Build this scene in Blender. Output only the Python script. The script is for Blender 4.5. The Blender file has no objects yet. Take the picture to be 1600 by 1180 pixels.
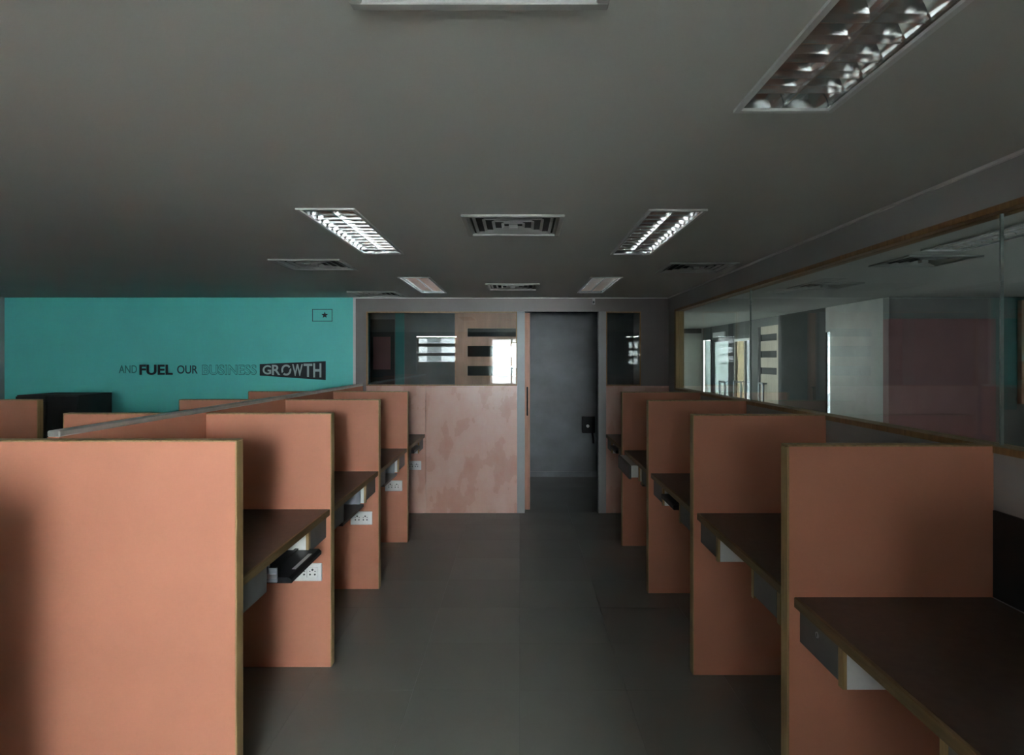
import bpy, bmesh, math, random
from mathutils import Vector
random.seed(7)
scene = bpy.context.scene
COL = scene.collection

# ------------------------------------------------------------------ camera
F_PX, W_PX, H_PX = 1000.0, 1600.0, 1180.0
VPX, VPY, CAM_H = 812.0, 562.0, 1.55
cam_d = bpy.data.cameras.new('camera')
cam_d.sensor_width = 36.0
cam_d.sensor_fit = 'HORIZONTAL'
cam_d.lens = 36.0 * F_PX / W_PX
cam_d.shift_x = -(VPX - W_PX / 2) / W_PX
cam_d.shift_y = -(H_PX / 2 - VPY) / W_PX
cam_d.clip_start = 0.05
cam = bpy.data.objects.new('camera', cam_d)
COL.objects.link(cam)
cam.location = (0, 0, CAM_H)
cam.rotation_euler = (math.radians(90), 0, 0)
scene.camera = cam

# ------------------------------------------------------------------ daylight
SKY = 260.0
world = bpy.data.worlds.new('overcast_sky')
scene.world = world
world.use_nodes = True
bg = world.node_tree.nodes['Background']
bg.inputs['Color'].default_value = (0.90, 0.97, 1.0, 1)
bg.inputs['Strength'].default_value = SKY
world.cycles.sampling_method = 'AUTOMATIC'

def portal(name, loc, rot, sx, sy):
    l = bpy.data.lights.new(name, 'AREA')
    l.shape = 'RECTANGLE'
    l.size, l.size_y = sx, sy
    l.cycles.is_portal = True
    o = bpy.data.objects.new(name, l)
    COL.objects.link(o)
    o.location = loc
    o.rotation_euler = rot
    return o

scene.view_settings.view_transform = 'Standard'
scene.view_settings.look = 'None'
scene.view_settings.gamma = 1.0
scene.view_settings.exposure = 0.0
scene.view_settings.use_curve_mapping = False
scene.cycles.use_denoising = True
scene.cycles.max_bounces = 14
scene.cycles.diffuse_bounces = 7
scene.cycles.glossy_bounces = 6
scene.cycles.transparent_max_bounces = 24
scene.cycles.sample_clamp_indirect = 40.0

# ------------------------------------------------------------------ main measures (metres)
CEIL = 2.177
FAR = 6.46            # far partition
REAR = -1.60          # rear wall with the window
XR = 1.506            # face of the right glazed partition
XL = -5.20            # left wall of the hall
PT = 1.28             # top of the cubicle partitions
DT = 0.797            # desk top
XDL, XDR = -0.947, 0.849   # aisle ends of the left and right partitions
SPX = -1.60           # island spine
SILL, GTOP = 1.276, 2.016
XB, YC, YE = 3.69, 8.47, 13.0   # rooms beyond the glass
XRR = 6.2

# ------------------------------------------------------------------ materials
MATS = {}
def mat(name, col, rough=0.5, metal=0.0, var=0.0, scale=6.0, bump=0.0, bscale=60.0, stretch=(1, 1, 1), spec=0.5, rvar=0.0, col2=None):
    m = bpy.data.materials.new(name)
    m.use_nodes = True
    nt = m.node_tree
    b = nt.nodes['Principled BSDF']
    b.inputs['Base Color'].default_value = (*col, 1)
    b.inputs['Roughness'].default_value = rough
    b.inputs['Metallic'].default_value = metal
    b.inputs['Specular IOR Level'].default_value = spec
    tc = nt.nodes.new('ShaderNodeTexCoord')
    mp = nt.nodes.new('ShaderNodeMapping')
    mp.inputs['Scale'].default_value = stretch
    nt.links.new(tc.outputs['Object'], mp.inputs['Vector'])
    if var > 0 or col2:
        n = nt.nodes.new('ShaderNodeTexNoise')
        n.inputs['Scale'].default_value = scale
        n.inputs['Detail'].default_value = 6
        nt.links.new(mp.outputs['Vector'], n.inputs['Vector'])
        r = nt.nodes.new('ShaderNodeValToRGB')
        c2 = col2 or tuple(min(1, c * (1 + var)) for c in col)
        r.color_ramp.elements[0].position = 0.33
        r.color_ramp.elements[1].position = 0.68
        r.color_ramp.elements[0].color = (*[c * (1 - var) for c in col], 1)
        r.color_ramp.elements[1].color = (*c2, 1)
        nt.links.new(n.outputs['Fac'], r.inputs['Fac'])
        nt.links.new(r.outputs['Color'], b.inputs['Base Color'])
        if rvar > 0:
            mr = nt.nodes.new('ShaderNodeMapRange')
            mr.inputs['From Min'].default_value = 0.3
            mr.inputs['From Max'].default_value = 0.7
            mr.inputs['To Min'].default_value = max(0.03, rough - rvar)
            mr.inputs['To Max'].default_value = rough + rvar
            nt.links.new(n.outputs['Fac'], mr.inputs['Value'])
            nt.links.new(mr.outputs['Result'], b.inputs['Roughness'])
    if bump > 0:
        n2 = nt.nodes.new('ShaderNodeTexNoise')
        n2.inputs['Scale'].default_value = bscale
        n2.inputs['Detail'].default_value = 4
        nt.links.new(mp.outputs['Vector'], n2.inputs['Vector'])
        bp = nt.nodes.new('ShaderNodeBump')
        bp.inputs['Strength'].default_value = bump
        bp.inputs['Distance'].default_value = 0.004
        nt.links.new(n2.outputs['Fac'], bp.inputs['Height'])
        nt.links.new(bp.outputs['Normal'], b.inputs['Normal'])
    MATS[name] = m
    return m

def glass(name, tint=(1, 1, 1), f0=0.04, rough=0.0):
    """thin architectural pane: clear (or filmed) body plus Schlick reflection on each face"""
    m = bpy.data.materials.new(name)
    m.use_nodes = True
    nt = m.node_tree
    for n in list(nt.nodes):
        nt.nodes.remove(n)
    out = nt.nodes.new('ShaderNodeOutputMaterial')
    tr = nt.nodes.new('ShaderNodeBsdfTransparent')
    tr.inputs['Color'].default_value = (*tint, 1)
    gl = nt.nodes.new('ShaderNodeBsdfGlossy')
    gl.inputs['Roughness'].default_value = rough
    gl.inputs['Color'].default_value = (1, 1, 1, 1)
    lw = nt.nodes.new('ShaderNodeLayerWeight')
    lw.inputs['Blend'].default_value = 0.5
    p = nt.nodes.new('ShaderNodeMath'); p.operation = 'POWER'
    p.inputs[1].default_value = 5.0
    ma = nt.nodes.new('ShaderNodeMath'); ma.operation = 'MULTIPLY_ADD'
    ma.inputs[1].default_value = 1 - f0
    ma.inputs[2].default_value = f0
    mx = nt.nodes.new('ShaderNodeMixShader')
    nt.links.new(lw.outputs['Facing'], p.inputs[0])
    nt.links.new(p.outputs[0], ma.inputs[0])
    nt.links.new(ma.outputs[0], mx.inputs['Fac'])
    nt.links.new(tr.outputs[0], mx.inputs[1])
    nt.links.new(gl.outputs[0], mx.inputs[2])
    nt.links.new(mx.outputs[0], out.inputs['Surface'])
    MATS[name] = m
    return m

mat('coral', (0.565, 0.24, 0.152), 0.50, spec=0.3, var=0.05, scale=3.0, bump=0.05, bscale=220)
mat('coral_gloss', (0.70, 0.38, 0.295), 0.28, var=0.05, scale=5.0, stretch=(1, 1, .6), col2=(0.70, 0.48, 0.405), rvar=0.08)
mat('oak', (0.36, 0.24, 0.105), 0.45, var=0.22, scale=5, stretch=(14, 14, 1.2), bump=0.05)
mat('oak_h', (0.36, 0.24, 0.105), 0.45, var=0.22, scale=5, stretch=(14, 1.2, 14), bump=0.05)
mat('oak_dark', (0.15, 0.10, 0.042), 0.45, var=0.25, scale=5, stretch=(14, 1.2, 14))
mat('frame_wood', (0.30, 0.17, 0.07), 0.4, var=0.2, scale=6, stretch=(10, 10, 1))
mat('worktop', (0.075, 0.05, 0.04), 0.42, var=0.15, scale=30)
mat('drawer_grey', (0.13, 0.13, 0.125), 0.5, var=0.06, scale=20)
mat('white_lam', (0.72, 0.74, 0.72), 0.4, var=0.03)
mat('plate_white', (0.78, 0.80, 0.80), 0.3, var=0.02)
mat('black_plastic', (0.010, 0.010, 0.012), 0.4, var=0.2, spec=0.25)
mat('hole', (0.05, 0.06, 0.07), 0.6, var=0.1)
mat('ceiling_paint', (0.62, 0.63, 0.595), 0.8, var=0.025, scale=1.4, bump=0.03, bscale=120)
mat('wall_paint', (0.36, 0.36, 0.35), 0.55, var=0.05, scale=2.0, bump=0.04, bscale=90)
mat('rear_paint', (0.14, 0.14, 0.135), 0.6, var=0.05, scale=2.0)
mat('partition_paint', (0.20, 0.18, 0.17), 0.42, var=0.05, scale=2.0)
mat('corridor_paint', (0.15, 0.175, 0.185), 0.40, var=0.22, scale=2.6, rvar=0.08)
mat('post_grey', (0.36, 0.37, 0.37), 0.38, var=0.04, scale=5)
mat('room_grey', (0.38, 0.39, 0.36), 0.5, var=0.12, scale=3.0)
mat('dark_grey', (0.10, 0.105, 0.10), 0.5, var=0.08)
mat('maroon', (0.20, 0.075, 0.078), 0.55, var=0.06, scale=3)
mat('dark_pane', (0.035, 0.038, 0.035), 0.75, var=0.1, spec=0.15)
mat('end_grey', (0.62, 0.62, 0.55), 0.5, var=0.05)
mat('teal_dim', (0.03, 0.10, 0.095), 0.5, var=0.05)
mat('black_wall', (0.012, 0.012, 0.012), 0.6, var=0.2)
mat('teal', (0.15, 0.74, 0.69), 0.5, var=0.03, scale=2.0, bump=0.03, bscale=90)
mat('teal_dark', (0.04, 0.27, 0.26), 0.5, var=0.03)
mat('ink', (0.012, 0.018, 0.025), 0.5, var=0.1)
mat('ink_blue', (0.02, 0.07, 0.09), 0.5, var=0.1)
mat('letter_grey', (0.45, 0.55, 0.54), 0.5, var=0.03)
mat('white_trim', (0.70, 0.70, 0.68), 0.5, var=0.03)
mat('metal_grey', (0.55, 0.56, 0.57), 0.35, metal=0.9, var=0.05)
mat('rail_alu', (0.62, 0.66, 0.64), 0.32, metal=0.75, var=0.1, scale=12)
mat('glass_edge', (0.30, 0.34, 0.32), 0.35, var=0.05)
mat('bracket', (0.30, 0.33, 0.36), 0.4, metal=0.5, var=0.08)
mat('mirror_alu', (0.86, 0.88, 0.88), 0.10, metal=1.0, var=0.02)
mat('louvre_alu', (0.86, 0.88, 0.88), 0.17, metal=1.0, var=0.02)
mat('tube_white', (0.80, 0.82, 0.82), 0.25, var=0.02)
mat('lamp_frame', (0.72, 0.74, 0.73), 0.4, var=0.02)
mat('vent', (0.42, 0.43, 0.41), 0.40, var=0.04)
mat('vent_dark', (0.03, 0.03, 0.03), 0.7, var=0.1)
mat('door_wood', (0.46, 0.22, 0.14), 0.4, var=0.14, scale=4, stretch=(6, 6, 1))
mat('pale_wood', (0.46, 0.40, 0.32), 0.45, var=0.1, scale=4, stretch=(6, 6, 1))
mat('slab', (0.10, 0.10, 0.095), 0.7, var=0.1)
mat('bounce_pale', (0.66, 0.65, 0.62), 0.8, var=0.1)  # pale, so the added ground bounces daylight to the ceiling
mat('blocker_dark', (0.05, 0.045, 0.042), 0.8, var=0.1)
mat('cream', (0.80, 0.68, 0.38), 0.7, var=0.04)
glass('clear_glass', (0.93, 0.96, 0.95))
glass('side_fill_film', (0.185, 0.19, 0.19))
glass('passage_fill_film', (0.19, 0.195, 0.19))
glass('slot_film', (0.22, 0.225, 0.225))
glass('frosted_film', (0.24, 0.245, 0.245))
glass('smoked_glass', (0.30, 0.33, 0.36), rough=0.05)
glass('film_glass', (0.062, 0.068, 0.066), rough=0.03)
glass('film_cream', (0.060, 0.055, 0.042), rough=0.03)
glass('film_white', (0.066, 0.069, 0.070), rough=0.03)
glass('film_dim', (0.105, 0.11, 0.11), rough=0.2)

# floor tile: dark grey vinyl with slight tone change from tile to tile
m = mat('vinyl', (0.185, 0.186, 0.163), 0.36, var=0.08, scale=2.2, bump=0.04, bscale=40, rvar=0.07)
nt = m.node_tree
oi = nt.nodes.new('ShaderNodeObjectInfo')
mr = nt.nodes.new('ShaderNodeMapRange')
mr.inputs['To Min'].default_value = 0.93
mr.inputs['To Max'].default_value = 1.07
nt.links.new(oi.outputs['Random'], mr.inputs['Value'])
vm = nt.nodes.new('ShaderNodeVectorMath'); vm.operation = 'SCALE'
ramp = [n for n in nt.nodes if n.type == 'VALTORGB'][0]
nt.links.new(ramp.outputs['Color'], vm.inputs[0])
nt.links.new(mr.outputs['Result'], vm.inputs['Scale'])
nt.links.new(vm.outputs['Vector'], nt.nodes['Principled BSDF'].inputs['Base Color'])

# ------------------------------------------------------------------ mesh helpers (world coordinates in, local coordinates stored)
def wloc(o):
    v = Vector((0, 0, 0))
    while o is not None:
        v += o.location
        o = o.parent
    return v

class MB:
    def __init__(self):
        self.bm = bmesh.new()
    def box(self, x0, x1, y0, y1, z0, z1, bev=0.0, seg=1):
        if x1 < x0: x0, x1 = x1, x0
        if y1 < y0: y0, y1 = y1, y0
        if z1 < z0: z0, z1 = z1, z0
        vs = [self.bm.verts.new(p) for p in ((x0, y0, z0), (x1, y0, z0), (x1, y1, z0), (x0, y1, z0), (x0, y0, z1), (x1, y0, z1), (x1, y1, z1), (x0, y1, z1))]
        fs = [self.bm.faces.new([vs[i] for i in f]) for f in ((3, 2, 1, 0), (4, 5, 6, 7), (0, 1, 5, 4), (1, 2, 6, 5), (2, 3, 7, 6), (3, 0, 4, 7))]
        if bev > 0:
            es = list({e for f in fs for e in f.edges})
            bmesh.ops.bevel(self.bm, geom=es, offset=bev, segments=seg, affect='EDGES', profile=0.5)
        return self
    def poly(self, pts):
        self.bm.faces.new([self.bm.verts.new(p) for p in pts])
        return self
    def prism(self, pts, axis, a, b):
        """extrude a 2-D outline along an axis: 'x' pts=(y,z), 'y' pts=(x,z), 'z' pts=(x,y)"""
        def P(p, t):
            return {'x': (t, p[0], p[1]), 'y': (p[0], t, p[1]), 'z': (p[0], p[1], t)}[axis]
        A = [self.bm.verts.new(P(p, a)) for p in pts]
        B = [self.bm.verts.new(P(p, b)) for p in pts]
        n = len(pts)
        self.bm.faces.new(A); self.bm.faces.new(B[::-1])
        for i in range(n):
            self.bm.faces.new((A[i], B[i], B[(i + 1) % n], A[(i + 1) % n]))
        bmesh.ops.recalc_face_normals(self.bm, faces=self.bm.faces)
        return self
    def cyl(self, c, r, axis, length, n=12, r2=None):
        r2 = r if r2 is None else r2
        ax = 'xyz'.index(axis)
        u, v = [i for i in range(3) if i != ax]
        A, B = [], []
        for i in range(n):
            t = 2 * math.pi * i / n
            p = [0, 0, 0]; p[u] = c[u] + r * math.cos(t); p[v] = c[v] + r * math.sin(t); p[ax] = c[ax]
            q = list(p); q[u] = c[u] + r2 * math.cos(t); q[v] = c[v] + r2 * math.sin(t); q[ax] = c[ax] + length
            A.append(self.bm.verts.new(p)); B.append(self.bm.verts.new(q))
        self.bm.faces.new(A); self.bm.faces.new(B[::-1])
        for i in range(n):
            self.bm.faces.new((A[i], B[i], B[(i + 1) % n], A[(i + 1) % n]))
        bmesh.ops.recalc_face_normals(self.bm, faces=self.bm.faces)
        return self
    def tube(self, pts, r, n=8):
        for a, b in zip(pts[:-1], pts[1:]):
            a, b = Vector(a), Vector(b)
            d = (b - a).normalized()
            s = d.orthogonal().normalized(); t = d.cross(s)
            A = [self.bm.verts.new(a - d * r * .3 + (s * math.cos(k * 2 * math.pi / n) + t * math.sin(k * 2 * math.pi / n)) * r) for k in range(n)]
            B = [self.bm.verts.new(b + d * r * .3 + (s * math.cos(k * 2 * math.pi / n) + t * math.sin(k * 2 * math.pi / n)) * r) for k in range(n)]
            self.bm.faces.new(A); self.bm.faces.new(B[::-1])
            for i in range(n):
                self.bm.faces.new((A[i], B[i], B[(i + 1) % n], A[(i + 1) % n]))
        bmesh.ops.recalc_face_normals(self.bm, faces=self.bm.faces)
        return self
    def build(self, name, material, parent=None, label=None, smooth=False, loc=None):
        base = wloc(parent) if parent else Vector((0, 0, 0))
        if loc is None:
            xs = [v.co for v in self.bm.verts]
            lo = Vector([min(v[i] for v in xs) for i in range(3)])
            hi = Vector([max(v[i] for v in xs) for i in range(3)])
            org = Vector(((lo.x + hi.x) / 2, (lo.y + hi.y) / 2, lo.z))
        else:
            org = Vector(loc)
        bmesh.ops.translate(self.bm, verts=self.bm.verts, vec=-org)
        me = bpy.data.meshes.new(name)
        self.bm.to_mesh(me); self.bm.free()
        me.materials.append(MATS[material])
        if smooth:
            for p in me.polygons: p.use_smooth = True
        o = bpy.data.objects.new(name, me)
        COL.objects.link(o)
        if parent:
            o.parent = parent
        o.location = org - base
        if label: o['label'] = label
        return o

def box(name, x0, x1, y0, y1, z0, z1, material, parent=None, bev=0.0, label=None):
    return MB().box(x0, x1, y0, y1, z0, z1, bev).build(name, material, parent, label)

def tag(o, label, cat=None, group=None, kind=None):
    o['label'] = label
    if cat: o['category'] = cat
    if group: o['group'] = group
    if kind: o['kind'] = kind
    return o

def empty(name, loc, label=None, cat=None, group=None, kind=None):
    o = bpy.data.objects.new(name, None)
    o.empty_display_size = 0.1
    COL.objects.link(o)
    o.location = loc
    if label: tag(o, label, cat, group, kind)
    return o

def copy_tree(o, parent=None):
    c = o.copy()
    COL.objects.link(c)
    if parent: c.parent = parent
    for ch in list(o.children):
        copy_tree(ch, c)
    return c

def text_mesh(name, body, x0, x1, z0, z1, y, material, parent, offset=0.0, depth=0.002):
    """flat lettering on a wall facing -y, fitted to the rectangle x0..x1, z0..z1"""
    cu = bpy.data.curves.new(name, 'FONT')
    cu.body = body
    cu.size = 1.0
    cu.offset = offset
    cu.extrude = 0.5
    tmp = bpy.data.objects.new(name, cu)
    COL.objects.link(tmp)
    dg = bpy.context.evaluated_depsgraph_get()
    me = bpy.data.meshes.new_from_object(tmp.evaluated_get(dg))
    bpy.data.objects.remove(tmp)
    xs = [v.co.x for v in me.vertices]; ys = [v.co.y for v in me.vertices]
    ax, bx, ay, by = min(xs), max(xs), min(ys), max(ys)
    for v in me.vertices:
        u = (v.co.x - ax) / (bx - ax); w = (v.co.y - ay) / (by - ay)
        v.co = ((u - .5) * (x1 - x0), (-v.co.z - .5) * depth, w * (z1 - z0))
    me.materials.clear(); me.materials.append(MATS[material])
    o = bpy.data.objects.new(name, me)
    COL.objects.link(o)
    o.parent = parent
    o.location = Vector(((x0 + x1) / 2, y, z0)) - wloc(parent)
    return o

def px(x, d): return (x - VPX) * d / F_PX
def pz(y, d): return CAM_H - (y - VPY) * d / F_PX

# ================================================================== STRUCTURE
# ---- floor: slab with vinyl tiles
floor = empty('floor', (0, 0, 0), 'dark grey vinyl tile floor of the office aisle', kind='structure')
box('slab', XL - .2, XRR + .2, REAR - .3, YE + .3, -0.12, -0.006, 'slab', floor)
TS, GAP = 0.5, 0.0010
tile_src = None
nx = int(round((XR - 0.006 - XL) / TS)) + 1
for j in range(17):
    for i in range(nx):
        x1 = XR - 0.006 - i * TS
        x0 = x1 - TS
        y0 = REAR + 0.10 + j * TS
        y1 = y0 + TS
        if y0 > FAR + 0.05 or x1 < XL + .1: continue
        if tile_src is None:
            tile_src = MB().box(x0 + GAP / 2, x1 - GAP / 2, y0 + GAP / 2, y1 - GAP / 2, -0.006, 0.0, 0.0005).build('tile', 'vinyl', floor)
        else:
            t = tile_src.copy(); COL.objects.link(t)
            t.location = ((x0 + x1) / 2, (y0 + y1) / 2, -0.006)
box('corridor_sheet', XL, XR + 3, FAR + 0.52, YE, -0.006, -0.0005, 'vinyl', floor)
box('side_room_sheet', XR, XRR, REAR, FAR + 0.52, -0.006, -0.0005, 'vinyl', floor)

# ---- ceiling with openings for lamps and diffusers
LW, LL = 0.23, 1.11
lamp_spots = [(0.66, 0.49, 'near right'), (0.66, 2.67, ''), (0.66, 4.86, ''), (-0.805, 2.65, ''), (-0.805, 4.86, '')]
side_lamps = [(2.42, 2.55)]
VW = 0.45
vent_spots = [(-0.07, 0.68), (-0.03, 2.76), (-0.06, 5.27), (1.195, 4.12), (-1.345, 3.98), (-1.36, 5.86)]
side_vents = [(2.55, 3.82), (2.57, 5.18)]
holes = [(x - LW / 2, x + LW / 2, y, y + LL) for x, y, *_ in lamp_spots + side_lamps]
holes += [(x - VW / 2 + .03, x + VW / 2 - .03, y + .03, y + VW - .03) for x, y in vent_spots + side_vents]
bx = sorted({XL - .1, XRR + .1} | {h[0] for h in holes} | {h[1] for h in holes})
by = sorted({REAR - .1, YE + .1} | {h[2] for h in holes} | {h[3] for h in holes})
bm = MB()
for xa, xb in zip(bx[:-1], bx[1:]):
    for ya, yb in zip(by[:-1], by[1:]):
        cx, cy = (xa + xb) / 2, (ya + yb) / 2
        if any(h[0] < cx < h[1] and h[2] < cy < h[3] for h in holes): continue
        bm.poly([(xa, ya, CEIL), (xa, yb, CEIL), (xb, yb, CEIL), (xb, ya, CEIL)])
bmesh.ops.remove_doubles(bm.bm, verts=bm.bm.verts, dist=1e-5)
r = bmesh.ops.extrude_face_region(bm.bm, geom=list(bm.bm.faces))
bmesh.ops.translate(bm.bm, verts=[v for v in r['geom'] if isinstance(v, bmesh.types.BMVert)], vec=(0, 0, 0.02))
bmesh.ops.recalc_face_normals(bm.bm, faces=bm.bm.faces)
ceiling = bm.build('ceiling', 'ceiling_paint', loc=(0, 0, CEIL))
tag(ceiling, 'plain grey painted false ceiling over the whole office', kind='structure')
box('roof_slab', XL - .2, XRR + .2, REAR - .3, YE + .3, 0.28 + CEIL, 0.38 + CEIL, 'slab', ceiling)

# ---- rear wall (behind the camera) with the daylight window and slotted glass doors
wall_rear = empty('wall_rear', (0, REAR, 0), 'grey rear wall with daylight window behind the camera', kind='structure')
WX0, WX1, WZ0, WZ1 = -0.70, 0.50, 0.96, 2.05
D1 = (-2.36, -1.42)
D2 = (2.44, 3.34)
yr0, yr1 = REAR - 0.15, REAR
def rw(x0, x1, z0, z1): box('wall_panel', x0, x1, yr0, yr1, z0, z1, 'rear_paint', wall_rear)
rw(XL - .15, D1[0], 0, 2.46); rw(D1[0], D1[1], 2.08, 2.46); rw(D1[1], WX0, 0, 2.46)
rw(WX0, WX1, 0, WZ0); rw(WX0, WX1, WZ1, 2.46); rw(WX1, D2[0], 0, 2.46)
rw(D2[0], D2[1], 2.08, 2.46); rw(D2[1], XRR + .15, 0, 2.46)

# frosted window with one open casement in its middle
w1 = empty('window_1', ((WX0 + WX1) / 2, REAR, WZ0), 'frosted daylight window with an open casement in the rear wall', kind='structure')
CX0, CX1, CZ0, CZ1 = -0.17, 0.20, 1.38, 1.92
t = 0.04
ya, yb = yr0 + .04, yr0 + .09
b = MB()
b.box(WX0, WX0 + t, ya, yb, WZ0, WZ1); b.box(WX1 - t, WX1, ya, yb, WZ0, WZ1)
b.box(WX0 + t, WX1 - t, ya, yb, WZ0, WZ0 + t); b.box(WX0 + t, WX1 - t, ya, yb, WZ1 - t, WZ1)
b.build('window_frame', 'white_trim', w1)
b = MB()
m_ = .03
b.box(CX0 - m_, CX0, ya, yb, WZ0 + t, WZ1 - t); b.box(CX1, CX1 + m_, ya, yb, WZ0 + t, WZ1 - t)
b.box(CX0, CX1, ya, yb, CZ0 - m_, CZ0); b.box(CX0, CX1, ya, yb, CZ1, CZ1 + m_)
b.build('mullion', 'white_trim', w1)
gy0, gy1 = yr0 + .060, yr0 + .066
for (a_, c_, e_, f_) in ((WX0 + t, CX0 - m_, WZ0 + t, WZ1 - t), (CX1 + m_, WX1 - t, WZ0 + t, WZ1 - t), (CX0, CX1, WZ0 + t, CZ0 - m_), (CX0, CX1, CZ1 + m_, WZ1 - t)):
    box('pane', a_, c_, gy0, gy1, e_, f_, 'frosted_film', w1)
PR = (math.radians(90), 0, math.radians(180))
portal('sky_portal', ((CX0 + CX1) / 2, yr0 - .02, (CZ0 + CZ1) / 2), PR, CX1 - CX0, CZ1 - CZ0)
portal('sky_portal', ((WX0 + CX0) / 2, yr0 - .02, (WZ0 + WZ1) / 2), PR, CX0 - WX0 - .05, WZ1 - WZ0)

def slotted_door(name, x0, x1, y0, y1, z1, slots, sx0, sx1, wood, pane, label, extra=None, parent_kind='structure'):
    """wooden leaf in the x-z plane with horizontal glazed slots"""
    d = empty(name, ((x0 + x1) / 2, (y0 + y1) / 2, 0.01), label, kind=parent_kind)
    b = MB()
    b.box(x0, sx0, y0, y1, 0.012, z1); b.box(sx1, x1, y0, y1, 0.012, z1)
    zs = [0.012] + [z for s in sorted(slots) for z in s] + [z1]
    for k in range(0, len(zs), 2): b.box(sx0, sx1, y0, y1, zs[k], zs[k + 1])
    b.build('door_leaf', wood, d)
    ym = (y0 + y1) / 2
    for (a, c) in slots:
        if extra:
            for (xa, xb, pm) in extra: box('slot_pane', xa, xb, ym - .003, ym + .003, a, c, pm, d)
        else:
            box('slot_pane', sx0, sx1, ym - .003, ym + .003, a, c, pane, d)
    return d
sl = [(1.50, 1.63), (1.705, 1.845), (1.92, 2.035)]
slotted_door('door_2', D1[0] + .01, D1[1] - .01, REAR - .10, REAR - .06, 2.07, sl, D1[0] + .05, D1[1] - .05, 'door_wood', 'slot_film',
             'wooden rear door with three bright horizontal glass slots', extra=[(-2.31, -2.12, 'slot_film'), (-2.12, -1.79, 'film_dim'), (-1.79, -1.47, 'slot_film')])
slotted_door('door_3', D2[0] + .01, D2[1] - .01, REAR - .10, REAR - .06, 2.07, [(1.45, 1.56), (1.64, 1.75), (1.82, 1.94)], D2[0] + .05, D2[0] + .26, 'door_wood', 'slot_film',
             'wooden side room rear door with short bright slots')

# ---- outside the rear window: unseen ground and blocking wall, added to shape the daylight
ot = box('bounce_ground', -8, 8, -20.0, yr0 - .05, -0.16, -0.06, 'bounce_pale'); tag(ot, 'added ground outside the rear window that bounces daylight to the ceiling', kind='structure')
ow = box('wall_blocker', -1.47, -1.40, -20.0, yr0 - .05, -0.06, 14.0, 'blocker_dark'); tag(ow, 'added dark wall outside the rear window, keeping skylight off the right side', kind='structure')  # unseen wall put in to keep sky light off the right-hand partitions

# ---- outer walls
wl = box('wall_left', XL - .15, XL, REAR, YC + .1, 0, 2.46, 'wall_paint'); tag(wl, 'plain grey wall at the far left of the office', kind='structure')
wrr = empty('wall_side_room', (XRR, 2.4, 0), 'grey outer wall of the side room around the added fill window', kind='structure')
box('wall_panel', XRR, XRR + .15, REAR, 2.0, 0, 2.46, 'wall_paint', wrr); box('wall_panel', XRR, XRR + .15, 3.6, FAR + .1, 0, 2.46, 'wall_paint', wrr)
box('wall_panel', XRR, XRR + .15, 2.0, 3.6, 0, 1.0, 'wall_paint', wrr); box('wall_panel', XRR, XRR + .15, 2.0, 3.6, 2.1, 2.46, 'wall_paint', wrr)
def fill_window(name, xw, ya, yb, za, zb, label, film):  # unseen windows, added only to bring in fill light
    w = empty(name, (xw, (ya + yb) / 2, za), label, kind='structure')
    b = MB(); t = .04
    b.box(xw - .025, xw + .025, ya, ya + t, za, zb); b.box(xw - .025, xw + .025, yb - t, yb, za, zb)
    b.box(xw - .025, xw + .025, ya + t, yb - t, za, za + t); b.box(xw - .025, xw + .025, ya + t, yb - t, zb - t, zb)
    b.build('window_frame', 'white_trim', w)
    box('pane', xw - .003, xw + .003, ya + t, yb - t, za + t, zb - t, film, w)
fill_window('side_fill_window', XRR + .08, 2.0, 3.6, 1.0, 2.1, 'added unseen window that fills the side room with daylight', 'side_fill_film')  # added out of view to brighten the side room
fill_window('passage_fill_window', 1.81, 9.0, 12.2, 0.9, 2.0, 'added unseen window that fills the passage with daylight', 'passage_fill_film')  # added where the camera cannot see it, to brighten the passage

# ---- teal wall
tw = empty('wall_far_left', ((XL - 1.653) / 2, FAR, 0), 'turquoise painted far wall with dark motivational lettering', kind='structure')
box('wall_panel', XL, -1.681, FAR, FAR + .08, 0, CEIL, 'teal', tw)
box('corner_strip', -1.681, -1.655, FAR - .006, FAR + .08, 0, CEIL, 'white_trim', tw, label='white vertical corner strip')
ys = FAR - 0.001
def tx(x): return px(x, FAR)
def tz(y): return pz(y, FAR)
text_mesh('lettering', 'AND', tx(186), tx(214), tz(583), tz(571), ys, 'teal_dark', tw)
text_mesh('lettering', 'FUEL', tx(218), tx(270), tz(586), tz(570), ys, 'ink', tw, offset=0.03)
text_mesh('lettering', 'OUR', tx(277), tx(309), tz(584), tz(571), ys, 'ink_blue', tw, offset=0.012)
text_mesh('lettering', 'BUSINESS', tx(316), tx(401), tz(586), tz(570), ys, 'teal_dark', tw, offset=0.03)
text_mesh('lettering', 'BUSINESS', tx(317), tx(400), tz(585), tz(571), ys - .002, 'teal', tw, offset=-0.006)
MB().prism([(tx(406), tz(587)), (tx(509), tz(594)), (tx(509), tz(564.5)), (tx(406), tz(569))], 'y', ys - .002, ys).build('banner', 'ink', tw, label='black flaring block behind the word')
gx = [410, 424.5, 439, 456, 474, 489, 503]
for k, ch in enumerate('GROWTH'):
    f0 = (gx[k] - 406) / 103.0
    zt = 571 - 4.0 * f0; zb = 585 + 6.0 * f0
    text_mesh('letter', ch, tx(gx[k] + .7), tx(gx[k + 1] - .7), tz(zb), tz(zt), ys - .002, 'letter_grey', tw, offset=0.02)
zz = [(tx(440), tz(584)), (tx(446), tz(578)), (tx(448), tz(580)), (tx(454), tz(573)), (tx(455), tz(575)), (tx(448.5), tz(583)), (tx(446.5), tz(581)), (tx(441), tz(586))]
MB().prism(zz, 'y', ys - .006, ys - .0042).build('arrow_mark', 'ink', tw)
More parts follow.
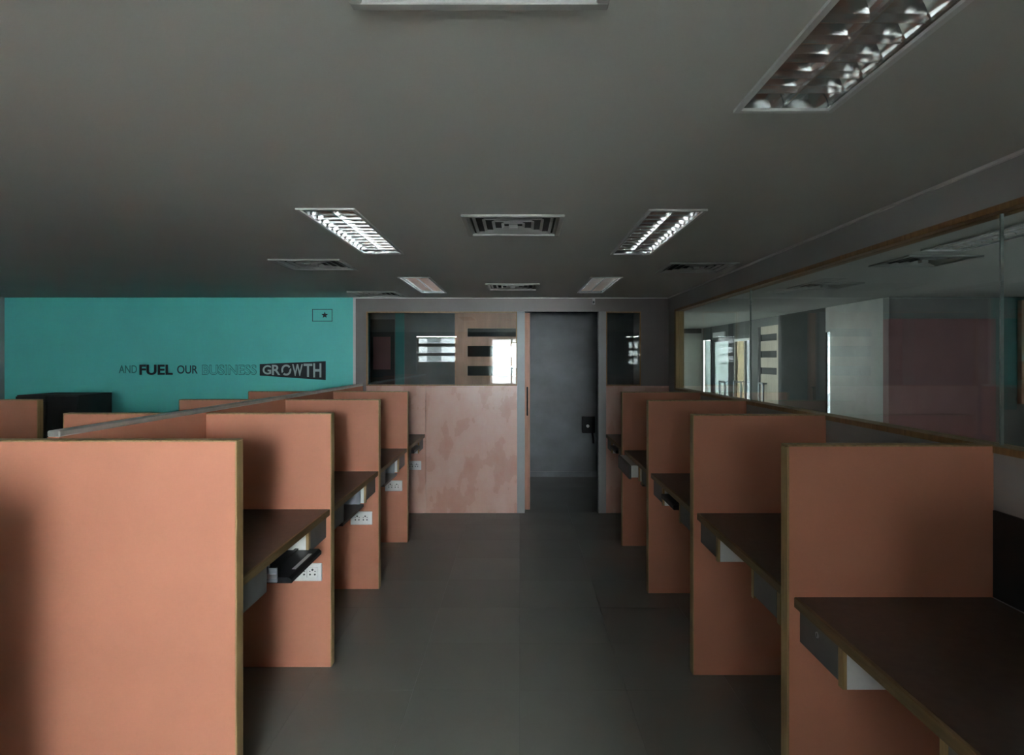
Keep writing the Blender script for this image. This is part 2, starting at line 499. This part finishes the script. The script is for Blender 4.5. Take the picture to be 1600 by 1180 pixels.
# star in an outlined box
b = MB()
X0, X1, Z0, Z1, th = tx(488), tx(519.5), tz(502.5), tz(483), .006
b.box(X0, X1, ys - .002, ys, Z0, Z0 + th); b.box(X0, X1, ys - .002, ys, Z1 - th, Z1)
b.box(X0, X0 + th, ys - .002, ys, Z0 + th, Z1 - th); b.box(X1 - th, X1, ys - .002, ys, Z0 + th, Z1 - th)
b.build('star_box', 'ink_blue', tw)
cx, cz = tx(507.5), tz(492.5)
pts = []
for k in range(10):
    a = math.pi / 2 + k * math.pi / 5
    rr = .034 if k % 2 == 0 else .015
    pts.append((cx + rr * math.cos(a), cz + rr * math.sin(a)))
MB().prism(pts, 'y', ys - .002, ys).build('star_mark', 'ink', tw)

# ---- far partition: header, posts, coral lower panels
wf = empty('wall_far', (0, FAR, 0), 'far partition with grey posts, glazing and coral lower panels', kind='structure')
y0, y1 = FAR, FAR + 0.08
box('header', -1.655, XR, y0, y1, 2.035, CEIL, 'partition_paint', wf)
box('ceiling_bead', -1.655, XR - .012, y0 - .010, y0, CEIL - .012, CEIL - .001, 'white_trim', wf)
box('post', -1.655, -1.55, y0, y1, 0, 2.035, 'partition_paint', wf)
box('post', -0.026, 0.052, y0 - .004, y1, 0, 2.035, 'post_grey', wf, bev=.003)
box('post', 0.795, 0.872, y0 - .004, y1, 0, 2.035, 'post_grey', wf, bev=.003)
box('post', 1.225, XR, y0, y1, 1.285, 2.035, 'partition_paint', wf)
box('lower_panel', -1.55, -0.95, y0, y1, 0, 1.27, 'coral_gloss', wf, bev=.002)
box('lower_panel', -0.947, -0.026, y0, y1, 0, 1.27, 'coral_gloss', wf, bev=.002)
box('lower_panel', 0.872, XR, y0, y1, 0, 1.27, 'coral_gloss', wf, bev=.002)
box('transom', -1.55, -0.026, y0 - .003, y1, 1.27, 1.285, 'coral_gloss', wf)
box('transom', 0.872, XR, y0 - .003, y1, 1.27, 1.285, 'coral_gloss', wf)

def glazing_x(name, x0, x1, z0, z1, label, joints=()):
    w = empty(name, ((x0 + x1) / 2, FAR + .04, z0), label, kind='structure')
    t = .012
    b = MB()
    b.box(x0, x0 + t, y0 + .004, y0 + .05, z0, z1); b.box(x1 - t, x1, y0 + .004, y0 + .05, z0, z1)
    b.box(x0 + t, x1 - t, y0 + .004, y0 + .05, z0, z0 + t); b.box(x0 + t, x1 - t, y0 + .004, y0 + .05, z1 - t, z1)
    b.build('window_frame', 'frame_wood', w)
    xs = [x0 + t] + list(joints) + [x1 - t]
    for a, c in zip(xs[:-1], xs[1:]): box('pane', a + .001, c - .001, y0 + .022, y0 + .030, z0 + t, z1 - t, 'clear_glass', w)
glazing_x('window_3', -1.55, -0.026, 1.285, 2.035, 'wide fixed glass pane left of the far doorway')
glazing_x('window_4', 0.872, 1.225, 1.285, 2.035, 'narrow fixed glass pane right of the far doorway')

# sliding door parked behind the left glazing
sd = slotted_door('door_1', -0.665, 0.106, FAR + .10, FAR + .14, 2.03, [(1.385, 1.485), (1.58, 1.69), (1.785, 1.87)], -0.535, -0.035, 'door_wood', 'smoked_glass',
                  'coral wooden sliding door with three dark slots, slid open')
hx = 0.078
MB().tube([(hx, FAR + .10, 1.265), (hx, FAR + .055, 1.265), (hx, FAR + .055, .985), (hx, FAR + .10, .985)], .008).build('pull_handle', 'black_plastic', sd, 'dark D shaped pull handle')
box('track', -1.5, 0.8, FAR + .085, FAR + .15, 2.04, 2.09, 'metal_grey', sd)

# ---- corridor beyond the doorway
wc = empty('wall_corridor', (0, YC, 0), 'blue-grey corridor wall seen through the far doorway', kind='structure')
box('wall_panel', XL, 1.86, YC, YC + .1, 0, CEIL, 'corridor_paint', wc)
box('wall_panel', XR, XR + .075, FAR + .101, YC, 0, CEIL, 'corridor_paint', wc)
box('skirting', XL, XR, YC - .012, YC, 0, .07, 'corridor_paint', wc)
box('wall_band', px(618, YC), px(632, YC), YC - .02, YC, 0, CEIL, 'teal_dark', wc, label='dark teal vertical band')
box('wall_band', px(560, YC), px(578, YC), YC - .02, YC, 0, CEIL, 'teal_dark', wc)
bo = empty('notice_board', (px(602, YC), YC, 1.2), 'black framed brown notice board behind the far glazing', 'board')
box('frame', px(580, YC), px(617, YC), YC - .03, YC - .002, 1.15, 2.08, 'black_wall', bo)
box('face', px(584, YC), px(611, YC), YC - .034, YC - .03, 1.42, 1.85, 'maroon', bo)

wbx = empty('wall_box', (px(918, YC), YC, .62), 'small black wall box with pale knob seen through the doorway', 'switch box')
box('housing', px(909, YC), px(929, YC), YC - .07, YC - .002, pz(676, YC), pz(650, YC), 'black_plastic', wbx, bev=.008)
MB().cyl((px(917.5, YC), YC - .085, pz(665, YC)), .02, 'y', .015, 14).build('knob', 'plate_white', wbx, 'pale round knob')
MB().tube([(px(925, YC), YC - .04, pz(676, YC)), (px(926.5, YC), YC - .03, pz(684, YC)), (px(927, YC), YC - .02, pz(692, YC))], .012).build('cable', 'black_plastic', wbx)

sens = empty('door_sensor', (px(927, FAR), FAR, 2.10), 'tiny white sensor on the header above the doorway', 'sensor')
box('body', px(925, FAR), px(929.5, FAR), FAR - .022, FAR - .001, pz(476, FAR), pz(467, FAR), 'plate_white', sens, bev=.003)
box('lens', px(926, FAR), px(928.5, FAR), FAR - .025, FAR - .022, pz(474.5, FAR), pz(471, FAR), 'hole', sens)

# ---- right partition with butt-jointed glass
wr = empty('wall_right', (XR, 2, 0), 'grey right partition below and above the long glazing', kind='structure')
xa, xb = XR, XR + .075
GY0, GY1 = -1.25, 6.155
box('lower_wall', xa, xb, REAR, FAR, 0, SILL - .022, 'wall_paint', wr)
box('header', xa, xb, REAR, FAR, GTOP + .02, CEIL, 'wall_paint', wr)
box('end_wall', xa, xb, GY1 + .045, FAR, SILL - .022, GTOP + .02, 'wall_paint', wr)
box('end_wall', xa, xb, REAR, GY0, SILL - .022, GTOP + .02, 'wall_paint', wr)
box('ceiling_bead', xa - .012, xa, REAR, FAR - .012, CEIL - .012, CEIL - .001, 'white_trim', wr, label='pale bead along the ceiling')
box('wall_extension', xa, xb, FAR, FAR + .1, 0, CEIL, 'wall_paint', wr)
box('black_panel', xa - .008, xa, 0.99, 2.026, DT + .002, 1.073, 'black_wall', wr, label='black panel above the worktop')
wg = empty('window_5', (XR, (GY0 + GY1) / 2, SILL), 'long interior glazing in the right partition with wood trim', kind='structure')
b = MB()
b.box(xa - .006, xb, GY0, GY1 + .045, SILL - .022, SILL)
b.build('window_sill', 'frame_wood', wg)
b = MB(); b.box(xa - .006, xb, GY0, GY1 + .045, GTOP, GTOP + .02); b.build('head_trim', 'frame_wood', wg)
box('jamb_trim', xa - .006, xb, GY1, GY1 + .045, SILL, GTOP, 'oak', wg)
js = [GY0, -0.17, 2.046, 4.27, GY1]
for a, c in zip(js[:-1], js[1:]): box('pane', xa + .03, xa + .040, a + .003, c - .003, SILL, GTOP, 'clear_glass', wg)
for j in js[1:-1]: box('glass_joint', xa + .030, xa + .040, j - .0029, j + .0029, SILL, GTOP, 'glass_edge', wg)

# ---- side room and passage beyond the right glazing
wm = empty('wall_side_far', (4.9, 6.4, 0), 'maroon panelled wall of the side room with dark header', kind='structure')
box('wall_panel', XB, px(1556, 6.4), 6.4, 6.5, 0, pz(498, 6.4), 'maroon', wm)
box('header', XB, XRR, 6.39, 6.5, pz(498, 6.4), CEIL, 'dark_grey', wm)
box('wall_panel', px(1556, 6.4), XRR, 6.4, 6.5, 0, pz(498, 6.4), 'dark_grey', wm)
box('wall_band', px(1567, 6.4), px(1587, 6.4), 6.385, 6.4, 1.05, 1.96, 'teal_dim', wm)
wd = empty('window_6', (5.4, 6.39, 1.1), 'orange wood framed hatch at the right edge of the side room', kind='structure')
X0, X1, Z0, Z1 = px(1588, 6.4), px(1588, 6.4) + .9, 1.11, 2.14
b = MB(); t = .09
b.box(X0, X0 + t, 6.33, 6.384, Z0, Z1); b.box(X1 - t, X1, 6.33, 6.384, Z0, Z1); b.box(X0 + t, X1 - t, 6.33, 6.384, Z0, Z0 + t); b.box(X0 + t, X1 - t, 6.33, 6.384, Z1 - t, Z1)
b.build('window_frame', 'door_wood', wd)
box('pane', X0 + t, X1 - t, 6.36, 6.366, Z0 + t, Z1 - t, 'smoked_glass', wd)

wp = empty('wall_passage', (XB, 9.6, 0), 'grey passage wall with doors beyond the right glazing', kind='structure')
xs0, xs1 = XB, XB + .025
def pw(ya, yb, za, zb, m_='room_grey'): box('wall_panel', xs0, xs1, ya, yb, za, zb, m_, wp)
def py(x): return XB * F_PX / (x - VPX)      # depth of a pixel column on the passage wall
ySL = (py(1297), py(1290)); yD = (py(1216), py(1184)); yE = (py(1174), py(1146)); yG = (py(1138), py(1112)); yP = (py(1110), py(1098))
pw(6.5, ySL[0], 0, CEIL)
pw(ySL[0], ySL[1], 1.88, CEIL)
pw(ySL[1], yD[0] - .12, 0, CEIL, 'dark_pane')
pw(yD[0], yD[1], 2.05, CEIL, 'dark_grey')
pw(yD[0] - .12, yD[0], 0, CEIL, 'black_wall')
pw(yD[1], yE[0], 0, CEIL, 'dark_grey')
pw(yE[0], yE[1], 1.90, CEIL, 'dark_grey')
pw(yE[1], yG[0], 0, CEIL, 'black_wall')
pw(yG[0], yG[1], 1.93, CEIL, 'dark_grey')
pw(yG[1], yP[0], 0, CEIL, 'black_wall')
pw(yP[0], yP[1], 1.93, CEIL, 'dark_grey'); pw(yP[0], yP[1], 0, .9, 'dark_grey')
pw(yP[1], YE, 0, CEIL)
box('end_wall', 1.86, XB + .1, YE, YE + .1, 0, pz(521, YE), 'end_grey', wp)
box('end_header', 1.86, XB + .1, YE - .01, YE + .1, pz(521, YE), CEIL, 'dark_grey', wp)
for (ra, rb, rc, rd) in ((YC + .1, 9.0, 0, CEIL), (12.2, YE + .1, 0, CEIL), (9.0, 12.2, 0, .9), (9.0, 12.2, 2.0, CEIL)):
    box('return_wall', 1.76, 1.86, ra, rb, rc, rd, 'room_grey', wp)
box('slit_pane', XB + .012, XB + .018, ySL[0], ySL[1], 0.02, 1.88, 'film_white', wp)

def pull(parent, ya, yb, z0, z1):
    xh = XB - .045
    MB().tube([(xh, ya, z0), (xh, ya, z1), (xh, yb, z1), (xh, yb, z0), (xh, ya, z0)], .017).tube([(XB + .01, ya, z1), (xh, ya, z1)], .012).tube([(XB + .01, ya, z0), (xh, ya, z0)], .012).build('pull_handle', 'bracket', parent)
# slotted pale door
pd = empty('door_4', (XB, (yD[0] + yD[1]) / 2, 0), 'pale wood door with dark slots beyond the right glazing', kind='structure')
b = MB()
slots = [(1.33, 1.43), (1.58, 1.68), (1.83, 1.93)]
zs = [0.01] + [z for s in slots for z in s] + [2.05]
for k in range(0, len(zs), 2): b.box(XB + .01, XB + .05, yD[0] + .08, yD[1] - .1, zs[k], zs[k + 1])
b.box(XB + .01, XB + .05, yD[0] + .005, yD[0] + .08, .01, 2.05)
b.build('door_leaf', 'pale_wood', pd)
box('door_stile', XB + .01, XB + .05, yD[1] - .1, yD[1] - .005, .01, 2.05, 'black_wall', pd)
for (a, c) in slots: box('slot_pane', XB + .02, XB + .04, yD[0] + .08, yD[1] - .1, a, c, 'black_wall', pd)
pull(pd, py(1197), py(1191), .80, 1.19)
# glazed exit doors
gd = empty('door_5', (XB, (yE[0] + yE[1]) / 2, 0), 'glazed exit door with cream pane beyond the right glazing', kind='structure')
ym = yE[0] + (yE[1] - yE[0]) * .42
box('pane', XB + .03, XB + .036, yE[0] + .04, ym, .1, 1.86, 'film_white', gd)
box('pane', XB + .03, XB + .036, ym + .01, yE[1] - .02, .1, 1.86, 'film_cream', gd)
b = MB(); b.box(XB + .01, XB + .06, yE[0], yE[0] + .04, 0, 1.9); b.box(XB + .01, XB + .06, yE[1] - .02, yE[1], 0, 1.9); b.box(XB + .01, XB + .06, yE[0] + .04, yE[1] - .02, 1.86, 1.9); b.box(XB + .01, XB + .06, yE[0] + .04, yE[1] - .02, .01, .1)
b.box(XB + .01, XB + .06, ym, ym + .01, .1, 1.86)
b.build('door_frame', 'white_trim', gd)
pull(gd, py(1162), py(1151), .75, 1.18)
hd = empty('door_6', (XB, (yG[0] + yG[1]) / 2, 0), 'frosted glass door below a small white sign in the passage', kind='structure')
box('pane', XB + .03, XB + .036, yG[0] + .03, yG[1] - .03, .1, 1.88, 'film_glass', hd)
b = MB(); b.box(XB + .01, XB + .06, yG[0], yG[0] + .03, 0, 1.93); b.box(XB + .01, XB + .06, yG[1] - .03, yG[1], 0, 1.93); b.box(XB + .01, XB + .06, yG[0] + .03, yG[1] - .03, 1.88, 1.93); b.box(XB + .01, XB + .06, yG[0] + .03, yG[1] - .03, .01, .1)
b.build('door_frame', 'black_wall', hd)
pull(hd, py(1136.5), py(1128), .75, 1.15)
kw = empty('window_7', (XB, (yP[0] + yP[1]) / 2, .9), 'narrow frosted pane at the end of the passage', kind='structure')
box('pane', XB + .03, XB + .036, yP[0], yP[1], .9, 1.93, 'film_glass', kw)
sg = empty('exit_sign', (XB, (yG[0] + yG[1]) / 2, 1.97), 'small white blank sign above the frosted passage door', 'sign')
box('panel', XB - .025, XB - .002, yG[0] + .15, yG[1] - .15, 1.965, 2.055, 'plate_white', sg)

# ================================================================== CUBICLES
T = 0.05     # partition thickness
EB = 0.006   # lipping
def make_panel(xa_, xb_, y, end, both=False):
    """partition in the x-z plane; 'end' is +1/-1 for the side that faces the aisle"""
    p = empty('partition_panel', ((xa_ + xb_) / 2, y + T / 2, 0))
    l = xa_ + (EB if (end < 0 or both) else 0); r_ = xb_ - (EB if (end > 0 or both) else 0)
    box('core', l, r_, y, y + T, 0.002, PT - EB, 'coral', p)
    box('top_lipping', xa_, xb_, y - .0008, y + T + .0008, PT - EB, PT, 'oak_h', p, bev=.002)
    if end > 0 or both: box('end_lipping', xb_ - EB, xb_, y - .0008, y + T + .0008, 0.002, PT - EB, 'oak', p, bev=.002)
    if end < 0 or both: box('end_lipping', xa_, xa_ + EB, y - .0008, y + T + .0008, 0.002, PT - EB, 'oak', p, bev=.002)
    return p

ordn = ['first', 'second', 'third', 'fourth']
LY = [2.143, 3.222, 4.317, 5.42]
p1 = make_panel(-2.30, XDL, LY[0], +1, both=True)
src = make_panel(SPX + .021, XDL, LY[1], +1)
left_lab = ['large coral partition filling the left foreground, nearest the camera',
            'coral partition on the left with a socket plate beside the pulled out tray',
            'third coral partition on the left aisle side, counted from the camera',
            'farthest free coral partition on the left aisle side, before the far wall']
for k, y in enumerate(LY):
    o = p1 if k == 0 else src if k == 1 else copy_tree(src)
    o.location.y = y + T / 2
    tag(o, left_lab[k], 'partition', 'coral partitions along the left aisle side')
w_src = make_panel(-2.30, SPX - .021, LY[1], -1)
west_lab = ['nearest coral partition on the far side of the island spine',
            'third coral partition on the far side of the island spine',
            'fourth coral partition on the far side of the spine, below the turquoise wall']
for k, y in enumerate(LY[1:]):
    o = w_src if k == 0 else copy_tree(w_src)
    o.location.y = y + T / 2
    tag(o, west_lab[k], 'partition', 'coral partitions on the far side of the island')
sp = empty('island_spine', (SPX, (LY[0] + FAR) / 2, 0), 'long coral spine divider of the left island with metal top rail', 'divider')
box('core', SPX - .02, SPX + .02, LY[0] + T + .002, FAR - .006, .002, PT + .004, 'coral', sp)
box('top_rail', SPX - .022, SPX + .022, LY[0] + T + .002, FAR - .006, PT + .004, PT + .026, 'rail_alu', sp, bev=.004, label='pale metal rail')

# left row over the side aisle and the partition behind the camera that shades the foreground
lr = make_panel(-4.0, -3.25, 4.317, +1); tag(lr, 'coral partition across the side aisle at the far left, wood edge towards the gap', 'partition')
cb = empty('gap_block', (-3.85, 5.4, 0), 'added black block standing in for the shade in the far left gap', 'shade_block')  # made-up black block standing in for the shaded gap behind the partition
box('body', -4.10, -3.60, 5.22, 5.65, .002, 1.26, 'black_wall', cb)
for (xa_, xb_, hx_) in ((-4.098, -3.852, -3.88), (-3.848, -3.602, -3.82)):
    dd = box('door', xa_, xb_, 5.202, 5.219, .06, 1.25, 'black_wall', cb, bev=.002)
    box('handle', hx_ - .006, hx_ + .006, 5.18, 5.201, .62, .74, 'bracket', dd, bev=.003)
l0 = make_panel(-2.3, -1.13, 1.0, +1); tag(l0, 'coral partition beside the camera outside the left edge', 'partition')

RY = [0.93, 2.03, 3.14, 4.24, 5.315]
right_lab = ['coral partition beside the camera outside the right edge',
             'large coral partition in the right foreground beside the near worktop',
             'second visible coral partition on the right, counted from the camera',
             'third visible coral partition on the right, counted from the camera',
             'farthest free coral partition on the right, nearest the doorway']
src = make_panel(XDR, XR - .003, RY[0], -1)
for k, y in enumerate(RY):
    o = src if k == 0 else copy_tree(src)
    o.location.y = y + T / 2
    tag(o, right_lab[k], 'partition', 'coral partitions along the right aisle side')

# ---- desks
def make_desk(s, xf, xbk, y0, y1, label, group, tray='in', near_off=0.0, far_open=0.0, lock=False, near=True, far_w=0.27):
    """s=+1 right row, -1 left row; xf = aisle edge, xbk = back; y0..y1 along the row"""
    d = empty('desk', ((xf + xbk) / 2, (y0 + y1) / 2, 0), label, 'desk', group)
    y0 += .002; y1 -= .002
    LIP = 0.012
    box('worktop', xf + s * LIP, xbk - s * .002, y0, y1, DT - .035, DT, 'worktop', d)
    box('front_lipping', xf, xf + s * LIP, y0, y1, DT - .032, DT + .0008, 'oak_dark', d, bev=.002)
    zt, zb = DT - .036, 0.655
    xfa = xf + s * .018
    def drawer(ya, yb, board_near, board_far, op=0.0, lk=False):
        a, c = ya, yb
        dr = MB()
        x0 = xfa + s * .018 - s * op
        if board_near:
            a = ya + .025
        if board_far: c = yb - .025
        dr.box(x0, xfa + s * .42, a + .001, c - .001, zb + .012, zt - .004)
        dro = dr.build('drawer', 'white_lam', d)
        box('drawer_front', xfa - s * op, x0, a + .001, c - .001, zb, zt - .004, 'drawer_grey', dro, bev=.002, label='grey laminate drawer front')
        if lk:
            yl = (a + c) / 2
            MB().cyl((xfa - s * .003 - s * op, yl, zb + .075), .009, 'x', s * .003, 14).build('lock', 'metal_grey', dro, 'small round drawer lock')
            MB().box(xfa - s * .004 - s * op, xfa - s * .003 - s * op, yl - .0015, yl + .0015, zb + .070, zb + .080).build('keyhole', 'hole', dro)
        for on, q0, q1 in ((board_near, ya, ya + .024), (board_far, yb - .024, yb)):
            if on:
                sb = box('side_board', xfa + s * .012, xfa + s * .45, q0, q1, zb - .012, zt, 'white_lam', d)
                box('edge_strip', xfa, xfa + s * .012, q0, q1, zb - .012, zt, 'oak', sb)
    drawer(y1 - far_w, y1, True, False, far_open, lock)
    if near: drawer(y0 + near_off, y0 + near_off + .27, near_off > 0, s > 0)
    # keyboard tray between the drawers
    ta, tb = y0 + near_off + .285, y1 - far_w - .012
    if tray == 'in':
        t = box('keyboard_tray', xfa + s * .01, xfa + s * .36, ta, tb, .622, .640, 'worktop', d, bev=.002)
        for ye in (ta, tb - .012): box('tray_slide', xfa + s * .03, xfa + s * .35, ye, ye + .012, .640, zt, 'bracket', t)
    elif tray == 'black':
        t = box('keyboard_tray', xfa - s * .02, xfa + s * .28, ta + .03, tb - .03, .700, .728, 'black_plastic', d, bev=.004)
        for ye in (ta + .03, tb - .045): box('tray_slide', xfa + s * .03, xfa + s * .27, ye, ye + .015, .728, zt, 'bracket', t)
    elif tray == 'out':
        ya, yb = y0 + .385, y0 + .775
        xo = xf - s * .035
        t = MB().prism([(xo, .648), (xo, .662), (xo + s * .012, .672), (xo + s * .27, .672), (xo + s * .27, .648)], 'y', ya, yb).build('keyboard_tray', 'black_plastic', d, label='black pulled out keyboard tray')
        box('tray_lip', xo + s * .10, xo + s * .115, ya + .01, yb - .01, .672, .680, 'black_plastic', t)
        box('label_strip', xo + s * .018, xo + s * .034, ya + .10, yb - .08, .6721, .6732, 'plate_white', t, label='white strip along the tray edge')
        for ye in (ya - .012, yb + .002):
            k = box('tray_bracket', xo + s * .055, xo + s * .135, ye, ye + .010, .655, .712, 'bracket', t)
            box('bracket_fold', xo + s * .055, xo + s * .135, ye - .006, ye, .672, .690, 'metal_grey', k)
        box('hanger', xo + s * .09, xo + s * .30, ya - .012, ya + .010, .712, zt, 'bracket', t)
        box('hanger', xo + s * .09, xo + s * .30, yb - .010, yb + .012, .712, zt, 'bracket', t)
    return d

LG, RG = 'desks in the left island', 'desks along the right partition'
xbl = SPX + .024
make_desk(-1, XDL - .008, xbl, LY[0] + T, LY[1], 'dark topped left desk with black keyboard tray pulled out, nearest the camera', LG, tray='out')
make_desk(-1, XDL - .008, xbl, LY[1] + T, LY[2], 'second dark topped desk on the left, between second and third partitions', LG, tray='in')
make_desk(-1, XDL - .008, xbl, LY[2] + T, LY[3], 'third dark topped desk on the left, between third and fourth partitions', LG, tray='in')
make_desk(-1, XDL - .008, xbl, LY[3] + T, FAR - .006, 'last dark topped desk on the left, against the far wall', LG, tray='black')
xfr, xbr = XDR + .02, XR - .01
make_desk(+1, xfr, xbr, RY[0] + T, RY[1], 'dark brown topped desk in the right foreground with lock on its drawer', RG, tray='none', near=True, near_off=.10, lock=True)
make_desk(+1, xfr, xbr, RY[1] + T, RY[2], 'second dark topped desk on the right, behind the foreground partition', RG, tray='none', near_off=.10)
make_desk(+1, xfr, xbr, RY[2] + T, RY[3], 'third dark topped desk on the right with black keyboard tray', RG, tray='black', near_off=.10)
make_desk(+1, xfr, xbr, RY[3] + T, RY[4], 'fourth dark topped desk on the right with white drawer ajar', RG, tray='in', near_off=.10, far_open=.07, far_w=.55)
make_desk(+1, xfr, xbr, RY[4] + T, FAR - .006, 'last dark topped desk on the right, beside the doorway', RG, tray='black', near_off=.10)

# ---- socket plates under the left desks
def make_socket(y, label):
    s = empty('socket_plate', (-1.066, y, .436), label, 'socket', 'socket plates under the left desks')
    x0, x1, z0, z1 = -1.139, -0.993, .437, .527
    box('plate', x0, x1, y - .010, y - .001, z0, z1, 'plate_white', s, bev=.003)
    for cx_ in (x0 + .046, x1 - .046):
        f = box('outlet', cx_ - .026, cx_ + .026, y - .013, y - .010, z0 + .018, z1 - .018, 'plate_white', s, bev=.002)
        h = MB()
        for dx, dz, r_ in ((0, .014, .0055), (-.012, -.010, .0045), (.012, -.010, .0045), (-.013, .006, .003), (.013, .006, .003)):
            h.cyl((cx_ + dx, y - .0145, (z0 + z1) / 2 + dz), r_, 'y', .0015, 10)
        h.build('pin_holes', 'hole', f)
    return s
make_socket(LY[1], 'white double socket plate partly behind the black keyboard tray')
make_socket(LY[2], 'white double socket plate on the third left partition, fully visible')
make_socket(LY[3], 'white double socket plate on the fourth left partition')
make_socket(FAR, 'white double socket plate low on the far coral wall')

# ================================================================== CEILING FITTINGS
def make_lamp(x, y):
    l = empty('ceiling_lamp', (x, y + LL / 2, CEIL))
    x0, x1, y1 = x - LW / 2, x + LW / 2, y + LL
    g = .002
    b = MB()
    f = .008
    b.box(x0 - f, x0 + .006, y - f, y1 + f, CEIL - .008, CEIL - .0005); b.box(x1 - .006, x1 + f, y - f, y1 + f, CEIL - .008, CEIL - .0005)
    b.box(x0 + .006, x1 - .006, y - f, y + .006, CEIL - .008, CEIL - .0005); b.box(x0 + .006, x1 - .006, y1 - .006, y1 + f, CEIL - .008, CEIL - .0005)
    b.build('frame', 'lamp_frame', l)
    H = .095
    b = MB()
    b.box(x0 + g, x0 + g + .003, y + g, y1 - g, CEIL, CEIL + H); b.box(x1 - g - .003, x1 - g, y + g, y1 - g, CEIL, CEIL + H)
    b.box(x0 + g, x1 - g, y + g, y + g + .003, CEIL, CEIL + H); b.box(x0 + g, x1 - g, y1 - g - .003, y1 - g, CEIL, CEIL + H)
    b.box(x0 + g, x1 - g, y + g, y1 - g, CEIL + H, CEIL + H + .004)
    b.build('housing', 'mirror_alu', l)
    # parabolic side reflectors and centre rib
    def curve(xw, xm):
        pts = []
        for k in range(7):
            t = k / 6
            pts.append((xw + (xm - xw) * t ** 2, CEIL + .004 + .05 * t))
        return pts + [(xw, CEIL + .054)]
    for nm, xw, xm in (('side_reflector', x0 + .006, x0 + .036), ('side_reflector', x1 - .006, x1 - .036)):
        MB().prism(curve(xw, xm), 'y', y + .008, y1 - .008).build(nm, 'louvre_alu', l)
    L = curve(x + .002, x + .022)[:-1]
    R_ = [(2 * x - p[0], p[1]) for p in L][::-1]
    MB().prism(L + R_, 'y', y + .008, y1 - .008).build('centre_rib', 'louvre_alu', l)
    # cross blades
    n = 14
    bsrc = None
    for k in range(1, n):
        yc = y + LL * k / n
        if bsrc is None:
            pr = [(yc - .0015, CEIL + .006), (yc - .004, CEIL + .022), (yc - .012, CEIL + .046), (yc + .012, CEIL + .046), (yc + .004, CEIL + .022), (yc + .0015, CEIL + .006)]
            b = MB()
            b.prism(pr, 'x', x0 + .012, x - .003); b.prism(pr, 'x', x + .003, x1 - .012)
            bsrc = b.build('louvre_blade', 'louvre_alu', l)
            ysrc = bsrc.location.y; y_first = yc
        else:
            c = bsrc.copy(); COL.objects.link(c); c.location.y = ysrc + (yc - y_first)
    for xx in (x - LW * .25, x + LW * .25):
        MB().cyl((xx, y + .03, CEIL + .072), .013, 'y', LL - .06, 14).build('fluorescent_tube', 'tube_white', l, smooth=False)
    return l
lab = ['louvred ceiling lamp cut off by the top edge, upper right', 'middle louvred ceiling lamp of the right row', 'farthest louvred ceiling lamp of the right row',
       'nearer louvred ceiling lamp of the left row', 'farthest louvred ceiling lamp of the left row', 'louvred ceiling lamp seen through the right glazing']
lsrc = None
for k, (x, y, *_) in enumerate(lamp_spots + side_lamps):
    if lsrc is None:
        lsrc = make_lamp(x, y); o = lsrc
    else:
        o = copy_tree(lsrc); o.location = (x, y + LL / 2, CEIL)
    tag(o, lab[k], 'ceiling lamp', 'recessed louvred ceiling lamps')

def make_vent(x, y):
    v = empty('air_diffuser', (x, y + VW / 2, CEIL))
    h = VW / 2
    cx_, cy_ = x, y + h
    def ring(r0, z0, r1, z1, th=.003):
        b = MB()
        for (dx0, dy0, dx1, dy1) in ((-1, -1, 1, -1), (1, -1, 1, 1), (1, 1, -1, 1), (-1, 1, -1, -1)):
            A = (cx_ + dx0 * r0, cy_ + dy0 * r0, z0); B = (cx_ + dx1 * r0, cy_ + dy1 * r0, z0)
            C_ = (cx_ + dx1 * r1, cy_ + dy1 * r1, z1); D_ = (cx_ + dx0 * r1, cy_ + dy0 * r1, z1)
            b.poly([A, B, C_, D_])
            b.poly([(p[0], p[1], p[2] + th) for p in (D_, C_, B, A)])
            b.poly([A, B, (B[0], B[1], B[2] + th), (A[0], A[1], A[2] + th)])
        return b
    b = MB()
    for (a0, a1, b0, b1) in ((-h, h, -h, -h + .022), (-h, h, h - .022, h), (-h, -h + .022, -h + .022, h - .022), (h - .022, h, -h + .022, h - .022)):
        b.box(cx_ + a0, cx_ + a1, cy_ + b0, cy_ + b1, CEIL - .011, CEIL - .0005, .002)
    b.build('flange', 'vent', v)
    for k in range(4):
        r0 = h - .045 - k * .042
        ring(r0, CEIL - .006, r0 - .012, CEIL + .002).build('louvre_ring', 'vent', v)
    box('centre_plate', cx_ - .02, cx_ + .02, cy_ - .02, cy_ + .02, CEIL - .016, CEIL, 'vent', v)
    b = MB(); r0 = h - .034
    b.box(cx_ - r0, cx_ + r0, cy_ - r0, cy_ + r0, CEIL + .12, CEIL + .13)
    for (a0, a1, b0, b1) in ((-r0, -r0 + .003, -r0, r0), (r0 - .003, r0, -r0, r0), (-r0, r0, -r0, -r0 + .003), (-r0, r0, r0 - .003, r0)):
        b.box(cx_ + a0, cx_ + a1, cy_ + b0, cy_ + b1, CEIL + .001, CEIL + .12)
    b.build('plenum', 'vent_dark', v)
    return v
lab = ['square air diffuser cut off by the top edge of the picture', 'square air diffuser in the middle of the ceiling between the lamps', 'farthest square air diffuser over the aisle, before the doorway',
       'square air diffuser beside the right partition', 'square air diffuser on the left, below the left lamp row', 'square air diffuser above the turquoise wall corner',
       'nearer square air diffuser seen through the right glazing', 'farther square air diffuser seen through the right glazing']
vsrc = None
for k, (x, y) in enumerate(vent_spots + side_vents):
    if vsrc is None:
        vsrc = make_vent(x, y); o = vsrc
    else:
        o = copy_tree(vsrc); o.location = (x, y + VW / 2, CEIL)
    tag(o, lab[k], 'air diffuser', 'square ceiling air diffusers')
